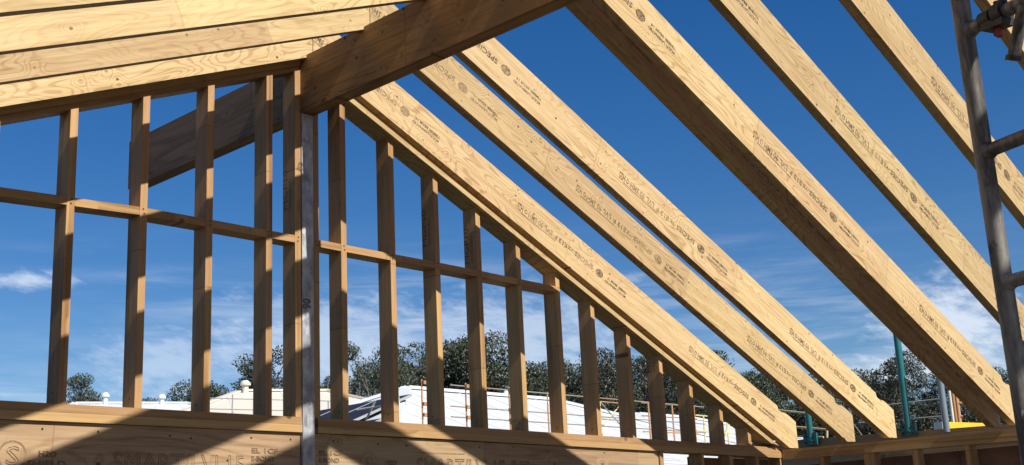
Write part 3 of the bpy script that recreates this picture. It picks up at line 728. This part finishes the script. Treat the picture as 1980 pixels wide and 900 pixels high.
# ------------------------------------------------------------------ trees
def tree_meshes(seed):
    rg = np.random.default_rng(seed); rd = random.Random(seed)
    H = 12.0; tr = MB(); tips = []
    n = 6; pts = [Vector((rd.uniform(-.25, .25)*i/2, rd.uniform(-.25, .25)*i/2, H*.62*i/n)) for i in range(n+1)]
    for i in range(n): tr.tube(pts[i], pts[i+1], .22*(1-.11*i), .22*(1-.11*(i+1)), n=8, cap=False)
    for k in range(24):
        i = rd.choice((1, 2, 2, 3, 3, 4, 4, 5, 5, n)); b = pts[i]; a = rd.uniform(0, 6.283); L = rd.uniform(1.3, 3.0); rise = rd.uniform(.55, 1.5)
        if i == n: rise = rd.uniform(1.2, 2.2)
        m = b+Vector((math.cos(a), math.sin(a), rise))*L*.55; e = m+Vector((math.cos(a+rd.uniform(-.6, .6)), math.sin(a+rd.uniform(-.6, .6)), rise*rd.uniform(.5, 1.3)))*L*.55
        tr.tube(b, m, .085, .055, n=6, cap=False); tr.tube(m, e, .055, .02, n=5, cap=False)
        tips += [e, e, m]
        for _ in range(2):
            e2 = m+(e-m)*rd.uniform(.2, .9)+Vector((rd.uniform(-1, 1), rd.uniform(-1, 1), rd.uniform(.1, .9)))*.9; tr.tube(m+(e-m)*.3, e2, .03, .012, n=4, cap=False); tips.append(e2)
    V = []; 
    for c in tips:
        c = np.array(c)+rg.normal(0, .25, 3); rr = rg.uniform(.45, 1.0); k = int(520*rr+90)
        d = rg.normal(size=(k, 3)); d /= np.linalg.norm(d, axis=1)[:, None]
        pos = c + d*(rr*rg.uniform(.35, 1., (k, 1))**.6)*np.array([1.15, 1.15, .72])
        a = rg.normal(size=(k, 3)); a[:, 2] -= .8; a /= np.linalg.norm(a, axis=1)[:, None]
        b = np.cross(a, rg.normal(size=(k, 3))); b /= np.linalg.norm(b, axis=1)[:, None]
        la = rg.uniform(.045, .095, (k, 1)); lb = la*rg.uniform(.28, .5, (k, 1))
        V.append(np.stack([pos-a*la, pos+b*lb, pos+a*la, pos-b*lb], 1).reshape(-1, 3))
    V = np.concatenate(V); nq = len(V)//4
    me = bpy.data.meshes.new('crown'); me.vertices.add(len(V)); me.vertices.foreach_set('co', V.ravel().astype(np.float32))
    me.loops.add(nq*4); me.loops.foreach_set('vertex_index', np.arange(nq*4, dtype=np.int32))
    me.polygons.add(nq); me.polygons.foreach_set('loop_start', np.arange(0, nq*4, 4, dtype=np.int32)); me.polygons.foreach_set('loop_total', np.full(nq, 4, dtype=np.int32))
    me.update(calc_edges=True); me.materials.append(LEAF)
    tm = tr.mesh('trunk'); tm.materials.append(BARK)
    return tm, me, float(np.percentile(V[:, 2], 99.85))
TV = [tree_meshes(s) for s in (1, 2, 3, 4, 5, 6)]
rt = random.Random(11); cnt = 0
def tree(px, py, dist, label, group, wfac=1.):
    global cnt
    p = at(px, py, dist); z0 = ground_z(p[0], p[1])-.3
    tm, cm, hmax = TV[cnt % len(TV)]; cnt += 1
    s = (p[2]-z0)/hmax
    t = thing('gum_tree', label, 'tree', (p[0], p[1], z0), (0, 0, rt.uniform(0, 6.28)), group)
    sx_ = max(s, .6)*wfac*rt.uniform(.9, 1.15); t.scale = (sx_, sx_, s)
    link('trunk', tm, None, t); link('crown', cm, None, t)
ST = [(120, 'first'), (262, 'second'), (390, 'third'), (508, 'fourth'), (565, 'fifth')]
SR = [(650, 'first'), (745, 'second'), (835, 'third'), (915, 'fourth'), (995, 'fifth'), (1065, 'sixth'), (1135, 'seventh'), (1200, 'eighth'), (1268, 'ninth'), (1328, 'tenth'), (1388, 'eleventh')]
trees = [(158, 738, 62, .95), (194, 756, 64, .7), (290, 768, 75, .9), (318, 762, 72, 1.), (350, 770, 76, .9), (428, 741, 60, 1.), (456, 748, 66, 1.),
 (533, 722, 58, 1.), (556, 690, 62, 1.), (628, 748, 62, .9), (655, 730, 66, .9),
 (703, 712, 52, 1.05), (748, 668, 54, .95), (778, 682, 60, .9), (793, 660, 56, .8), (828, 700, 60, .9), (872, 690, 56, .9), (906, 662, 56, 1.), (941, 650, 54, 1.), (974, 658, 58, 1.),
 (1014, 706, 60, .8), (1050, 706, 58, .8), (1094, 714, 60, .9), (1124, 704, 58, .9), (1152, 708, 62, .9), (1180, 688, 56, 1.), (1214, 698, 60, 1.), (1246, 684, 56, 1.), (1284, 698, 58, 1.), (1318, 704, 60, 1.),
 (1362, 712, 58, 1.), (1404, 716, 56, .8), (1440, 726, 60, .8), (1476, 722, 58, .9), (1520, 730, 62, 1.), (1556, 724, 58, .9), (1596, 722, 60, 1.), (1636, 726, 56, .8), (1690, 692, 50, 1.0), (1735, 728, 54, .7),
 (1786, 722, 52, .9), (1838, 742, 58, 1.), (1880, 738, 56, .9), (1952, 716, 52, .9), (2010, 730, 56, 1.)]
looks = ['round', 'thin-topped', 'broad', 'uneven', 'tall']
def where(px):
    if px < 600:
        L = [n for x, n in ST if x < px]; i = len(L)
        if i == 0: return 'beyond the left edge, left of the first stud'
        if i >= 5: return 'between the fifth stud from the left and the steel post'
        return 'between the %s and %s studs from the left' % (ST[i-1][1], ST[i][1])
    if px < 1400:
        i = len([1 for x, n in SR if x < px])
        if i == 0: return 'between the steel post and the first stud right of it'
        if i >= len(SR): return 'below the first right rafter, past the eleventh stud'
        return 'between the %s and %s studs right of the post' % (SR[i-1][1], SR[i][1])
    return None
RW = {1404: 'below the first right rafter near its tail', 1440: 'just above the first right rafter', 1476: 'between the first and second rafters, left one', 1520: 'between first and second rafter tails, right one', 1556: 'hidden mostly by the second rafter',
      1596: 'in the slit between second and third rafters', 1636: 'just above the third rafter tail, left one', 1690: 'tallest one, left of the tall teal post', 1735: 'directly behind the tall teal post', 1786: 'between teal post and blue grey post',
      1838: 'behind the blue grey post', 1880: 'under the close pair of rafters', 1952: 'beside the foot of the scaffold upright', 2010: 'beyond the right edge'}
seen = {}
for (px, py, d, wf) in trees:
    pl = where(px)
    if pl:
        k = seen.get(pl, 0); seen[pl] = k+1
        lab = ('gum tree seen ' if k == 0 else 'second gum tree seen ' if k == 1 else 'third gum tree seen ' if k == 2 else 'fourth gum tree seen ')+pl
    else: lab = 'dark gum tree, '+RW[px]
    gp = 'distant trees at the left' if px < 400 else 'trees above the cream roof' if px < 680 else 'gum trees behind the white roofs' if px < 1400 else 'gum trees behind the rafter tails'
    tree(px, py, d, lab, gp, wf)
for k in range(40):                       # the belt's deeper rows, lower, filling between the crowns
    px = 690+k*34+rt.uniform(-12, 12)
    top = np.interp(px, [690, 760, 940, 1020, 1200, 1400, 1700, 1800, 2000], [744, 716, 706, 732, 722, 742, 756, 770, 765])
    tree(px, float(top)+rt.uniform(-4, 26), rt.uniform(64, 78), 'gum tree in the dark rear rows of the tree belt', 'rear rows of the tree belt', 1.15)
